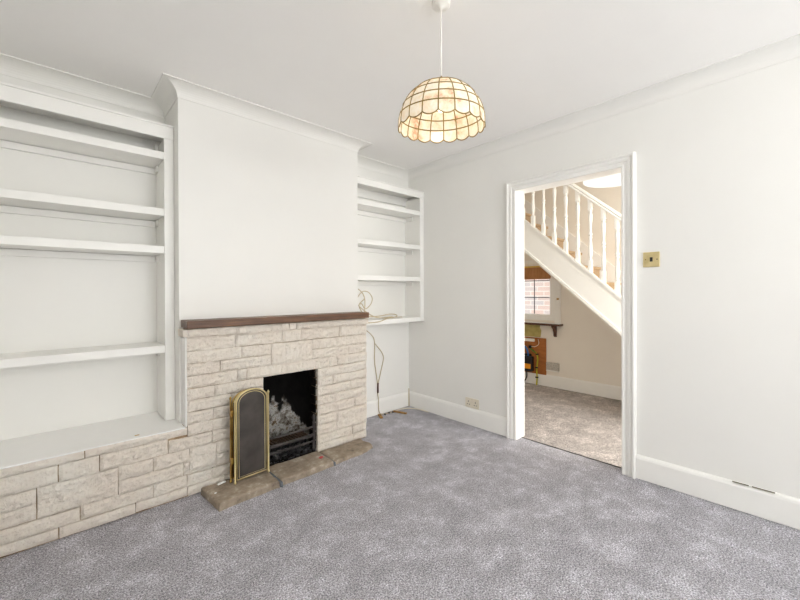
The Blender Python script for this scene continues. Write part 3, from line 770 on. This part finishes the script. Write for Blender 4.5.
# ------------------------------------------------------------------ cables in the right alcove
bm = B()
loopA = [(-.745, -.05, 1.22), (-.723, -.08, 1.229), (-.667, -.085, 1.183), (-.641, -.08, 1.125), (-.642, -.08, 1.056), (-.66, -.085, 1.0), (-.707, -.08, 1.081), (-.641, -.075, 1.139), (-.66, -.07, 1.19)]
loopB = [(-.738, -.105, 1.155), (-.71, -.1, 1.183), (-.668, -.1, 1.206), (-.61, -.1, 1.194), (-.569, -.1, 1.141), (-.589, -.1, 1.084), (-.654, -.105, 1.045), (-.697, -.105, 1.092), (-.739, -.12, 1.077), (-.684, -.12, 1.035), (-.60, -.12, .985), (-.53, -.12, .960), (-.47, -.12, .953)]
flat = [(-.66, -.12, .985), (-.56, -.09, .968), (-.46, -.10, .972), (-.37, -.11, .984), (-.30, -.12, .978), (-.30, -.145, .964), (-.38, -.18, .955), (-.50, -.226, .953), (-.58, -.2275, .932), (-.66, -.2275, .926), (-.73, -.2275, .930), (-.80, -.22, .955), (-.80, -.17, .9515)]
tube(bm, catmull(loopA, 7), .0045, 7); tube(bm, catmull(loopB, 7), .0045, 7); tube(bm, catmull(flat, 7), .0045, 7)
tube(bm, catmull([(-.47, -.12, .953), (-.40, -.11, .953), (-.36, -.13, .958), (-.36, -.16, .955), (-.43, -.17, .953), (-.47, -.13, .953)], 7), .0045, 7)
tag(obj('coiled_cable', bm, M['coax'], smooth=True, origin=(-.6, -.1, .946)), 'tangled coil of beige cable on the lowest shelf of the right alcove', 'cable')
obj_flat = box(-.34, -.19, -.10, -.075, .9465, .951, .001)
tag(obj('wood_offcut', obj_flat, M['coax'], origin=(-.26, -.09, .946)), 'thin beige strip lying on the lowest shelf beside the coiled cable', 'strip')
bm = B()
tube(bm, catmull([(-.60, -.01, .895), (-.585, -.008, .85), (-.563, -.008, .829), (-.506, -.008, .785), (-.47, -.008, .718), (-.471, -.008, .54), (-.457, -.008, .441), (-.436, -.009, .308), (-.433, -.010, .20), (-.436, -.024, .16), (-.438, -.026, .10), (-.43, -.028, .03), (-.40, -.035, .006), (-.35, -.05, .006), (-.30, -.055, .006), (-.27, -.055, .006)], 6), .0042, 7)
tube(bm, catmull([(-.47, -.010, .702), (-.424, -.008, .656), (-.378, -.008, .602), (-.357, -.008, .542), (-.383, -.008, .447), (-.425, -.010, .314), (-.427, -.012, .30)], 6), .0042, 7)
hc = thing('hanging_cable', (-.43, -.01, .3), 'thin beige cable hanging down the alcove wall below the lowest shelf', 'cable')
obj('cable', bm, M['coax'], hc, True)
bm = B(); tube(bm, [(-.431, -.011, .312), (-.431, -.011, .215)], .0085, 8); obj('joiner', bm, M['darkwood'], hc, True)
bm = B(); tube(bm, catmull([(-.29, -.05, .007), (-.24, -.055, .007), (-.167, -.05, .008), (-.097, -.075, .008), (-.045, -.15, .008), (-.03, -.22, .007), (-.028, -.30, .006)], 6), .0055, 8)
tag(obj('floor_cable', bm, M['offwire'], smooth=True), 'off white cable lying on the carpet along the corner skirting', 'cable')
bm = B(); tube(bm, catmull([(-.026, -.0255, .19), (-.0265, -.0255, .10), (-.0255, -.0255, .004)], 4), .0045, 8)
tag(obj('corner_pipe', bm, M['coax'], smooth=True), 'thin beige conduit standing upright in the corner of the right alcove', 'conduit')
def scrap(x, y, z, l, w_, h, rz, rx=0):
    bm = box(-l/2, l/2, -w_/2, w_/2, -h/2, h/2, .0015)
    bmesh.ops.rotate(bm, verts=bm.verts, matrix=Matrix.Rotation(rz, 3, 'Z') @ Matrix.Rotation(rx, 3, 'Y'))
    bmesh.ops.translate(bm, verts=bm.verts, vec=(x, y, z)); return bm
tag(obj('timber_scrap', scrap(-.24, -.115, .0075, .15, .024, .013, -1.25), M['timber'], origin=(-.24, -.115, 0)), 'ochre timber scrap on the carpet nearest the room corner', 'wood scrap')
tag(obj('timber_scrap', scrap(-.455, -.075, .0075, .10, .028, .013, 1.1), M['timber'], origin=(-.455, -.075, 0)), 'ochre timber scrap on the carpet directly beneath the hanging cable', 'wood scrap')
for i, (x, y) in enumerate([(-.385, -.061), (-.327, -.053), (-.285, -.062)]):
    bm = B(); q = bmesh.ops.create_icosphere(bm, subdivisions=2, radius=.011)['verts']
    for v in q: v.co = v.co*(1+.35*noise.noise(v.co*120+Vector((i*7, 0, 0)))); v.co.z *= .7; v.co += Vector((x, y, .008))
    tag(obj('black_crumb', bm, M['black'], origin=(x, y, 0)), 'small black crumb on the carpet between the two timber scraps', 'crumb', 'black crumbs by the alcove skirting')
# litter on the hearth and ledge
tag(obj('red_scrap', scrap(-1.379, -.538, .0415, .032, .022, .005, .6, .05), M['red'], origin=(-1.379, -.538, .038)), 'small red scrap lying on the hearth before the grate', 'scrap')
tag(obj('white_scrap', scrap(-2.010, -.445, .0465, .05, .018, .005, .3), M['paper'], origin=(-2.01, -.445, .043)), 'long white scrap on the hearth against the stonework by the fire screen', 'scrap')
tag(obj('white_scrap', scrap(-2.072, -.540, .0455, .015, .011, .003, .9), M['paper'], origin=(-2.072, -.54, .043)), 'tiny white scrap near the left corner of the hearth', 'scrap')
tag(obj('paint_flake', scrap(-2.417, -.344, .4145, .022, .010, .002, .2), M['ochre'], origin=(-2.417, -.344, .413)), 'small ochre flake on the white ledge of the left alcove', 'flake')

# ------------------------------------------------------------------ sockets and switch on the doorway wall
so = thing('wall_socket', (0, -.817, .2), 'ivory double wall socket above the skirting left of the doorway', 'socket')
fpb = box(-.010, -.0005, -.890, -.744, .158, .244, .003)
f = obj('faceplate', fpb, M['outlet'], so)
for yc in (-.855, -.779):
    for (dy, z, a, b) in ((0, .213, .003, .006), (-.011, .188, .0045, .0028), (.011, .188, .0045, .0028)): obj('pin_hole', box(-.0108, -.0099, yc+dy-a, yc+dy+a, z-b, z+b), M['black'], so)
for yc in (-.836, -.798): obj('rocker', box(-.014, -.0101, yc-.006, yc+.006, .218, .236, .001), M['outlet'], so)
sw = thing('light_switch', (0, -2.187, 1.395), 'square brass light switch with a black rocker on the wall right of the doorway', 'light switch')
obj('faceplate', box(-.007, -.0005, -2.232, -2.142, 1.349, 1.443, .003), M['brass'], sw)
obj('rocker', box(-.011, -.0071, -2.195, -2.180, 1.383, 1.410, .001), M['black'], sw)
def screw(y):
    bm = B(); tube(bm, [(-.0071, y, 1.396), (-.0092, y, 1.396)], .0035, 10); return bm
obj('screw', screw(-2.157), M['agedbrass'], sw); obj('screw', screw(-2.218), M['darkwood'], sw)

# ------------------------------------------------------------------ capiz pendant lamp
LX, LY = -1.527, -1.786
lp = thing('pendant_lamp', (LX, LY, H), 'dome pendant lamp of cream shell panels in gilt wire below the ceiling', 'pendant lamp')
bm = B(); lathe(bm, [(.036, H-.001), (.039, H-.005), (.039, H-.018), (.034, H-.023), (.012, H-.025), (.010, H-.033), (.005, H-.036)], (LX, LY, 0), 28)
obj('ceiling_rose', bm, M['cordwhite'], lp, True)
bm = B(); lathe(bm, [(.003, 2.10), (.003, H-.034)], (LX, LY, 0), 8); obj('cord', bm, M['cordwhite'], lp, True)
bm = B(); lathe(bm, [(.003, 2.122), (.006, 2.112), (.007, 2.100), (.018, 2.095), (.018, 2.088)], (LX, LY, 0), 14); obj('cap', bm, M['wire'], lp, True)
bm = B(); lathe(bm, [(.016, 2.087), (.017, 2.035), (.014, 2.025)], (LX, LY, 0), 16); obj('bulb_holder', bm, M['cordwhite'], lp, True)
bm = B(); lathe(bm, [(.008, 2.025), (.010, 2.015), (.016, 2.000), (.018, 1.989), (.016, 1.978), (.008, 1.970), (.001, 1.969)], (LX, LY, 0), 20); obj('bulb', bm, M['bulb'], lp, True)
RR, HZ, ZR, NC = .184, .180, 1.910, 18
TILT = Matrix.Rotation(math.radians(4.5), 3, Vector((.735, -.678, 0)))
PIV = Vector((LX, LY, ZR+HZ*.5))
TH = [12, 32, 49, 63, 76.5, 90]
def dome(th, ph, k=1.0):
    a = math.radians(th); r = RR*math.sin(a)**.92*k; z = ZR+HZ*math.cos(a)*1.0
    return PIV + TILT @ (Vector((LX+r*math.cos(ph), LY+r*math.sin(ph), z)) - PIV)
shd = obj('shade', tube(B(), [dome(TH[0], 2*PI*i/36) for i in range(36)], .0028, 6, True), M['wire'], lp, True)
ph0 = 2*PI/NC*.5+.83
for r in range(5):
    bm = B()
    for cidx in range(NC):
        p0, p1 = ph0+2*PI*cidx/NC, ph0+2*PI*(cidx+1)/NC
        nu, nv = 6, 5; g = []
        for j in range(nv+1):
            row = []
            for i in range(nu+1):
                u, v = i/nu, j/nv
                p = dome(TH[r]+(TH[r+1]-TH[r])*v, p0+(p1-p0)*u)
                if r == 4: p.z -= .013*v*math.sin(PI*u)**.8
                row.append(bm.verts.new(p))
            g.append(row)
        for j in range(nv):
            for i in range(nu): bm.faces.new((g[j][i], g[j][i+1], g[j+1][i+1], g[j+1][i]))
    obj('shell_row', bm, M['shell'], shd, True)
bm = B()
for th in TH[1:5]: tube(bm, [dome(th, 2*PI*i/54) for i in range(54)], .0028, 5, True)
for cidx in range(NC): tube(bm, [dome(TH[0]+(TH[-1]-TH[0])*k/14, ph0+2*PI*cidx/NC) for k in range(15)], .0027, 5)
for cidx in range(NC):
    pts = []
    for i in range(9):
        u = i/8; p = dome(90, ph0+2*PI*(cidx+u)/NC); p.z -= .013*math.sin(PI*u)**.8; pts.append(p)
    tube(bm, pts, .0026, 5)
obj('wire_frame', bm, M['wire'], shd, True)
bm = B()
for k in range(3): tube(bm, [(LX, LY, 2.09), dome(TH[0], ph0+2*PI*k/3)], .002, 5)
obj('spider', bm, M['wire'], shd, True)

# ------------------------------------------------------------------ lights
W = bpy.data.worlds.new('world'); S.world = W; W.use_nodes = True
bg = W.node_tree.nodes['Background']; bg.inputs[0].default_value = (.95, .98, 1, 1); bg.inputs[1].default_value = 1.6
def area(name, loc, rot, sx, sy, e, col):
    l = bpy.data.lights.new(name, 'AREA'); l.shape = 'RECTANGLE'; l.size, l.size_y, l.energy, l.color = sx, sy, e, col
    o = bpy.data.objects.new(name, l); COL.objects.link(o); o.location = loc; o.rotation_euler = rot; return o
def point(name, loc, e, col, r):
    l = bpy.data.lights.new(name, 'POINT'); l.energy, l.color, l.shadow_soft_size = e, col, r
    o = bpy.data.objects.new(name, l); COL.objects.link(o); o.location = loc; return o
area('front_ceiling_fill', ((WX0+WX1)/2, YF+.45, (WZ0+WZ1)/2), (PI/2+1.0, 0, 0), 2.2, 1.2, 59, (.985, .99, .99))  # added fill lamp inside the front window, tilted up to brighten the ceiling
area('side_window_fill', (XL+.32, (LY0+LY1)/2, 1.45), (PI/2+.6, 0, -PI/2), 1.2, 1.0, 5, (.955, .985, 1))  # fill lamp that goes with the added side window
point('pendant_bulb_light', (LX, LY, 1.975), 1.1, (1, .88, .7), .025)
point('hall_lamp_light', (c[0]+.05, c[1]-.1, 1.95), .8, (1, .93, .84), .15)
point('stairwell_fill', (1.4, -.6, 3.7), 1.5, (1, .97, .91), .2)  # added fill lamp without a fixture, brightens the stairs
area('hall_window_fill', (.62, HY0+.15, 1.35), (PI/2-.45, 0, 0), .9, 1.0, 38, (1, .975, .94))  # fill lamp at the added hall window, aimed low under the stairs

# ------------------------------------------------------------------ camera
cam = bpy.data.cameras.new('camera'); co = bpy.data.objects.new('camera', cam); COL.objects.link(co)
cam.sensor_fit = 'HORIZONTAL'; cam.sensor_width = 36; cam.lens = 375.389/800*36; cam.shift_y = -6.919/800; cam.clip_start = .02
r = Vector((.73523401, -.67780454, -.00345792)); u = Vector((.00495866, .00027721, .99998767)); f = Vector((.67779522, .73524209, -.00356481))
mw = Matrix((r, u, -f)).transposed().to_4x4(); mw.translation = (-2.74976, -2.84732, 1.2)
co.matrix_world = mw
S.camera = co
S.view_settings.view_transform = 'Standard'; S.view_settings.look = 'None'; S.view_settings.exposure = .56; S.view_settings.gamma = 1
S.view_settings.use_curve_mapping = False
S.cycles.max_bounces = 12; S.cycles.diffuse_bounces = 8
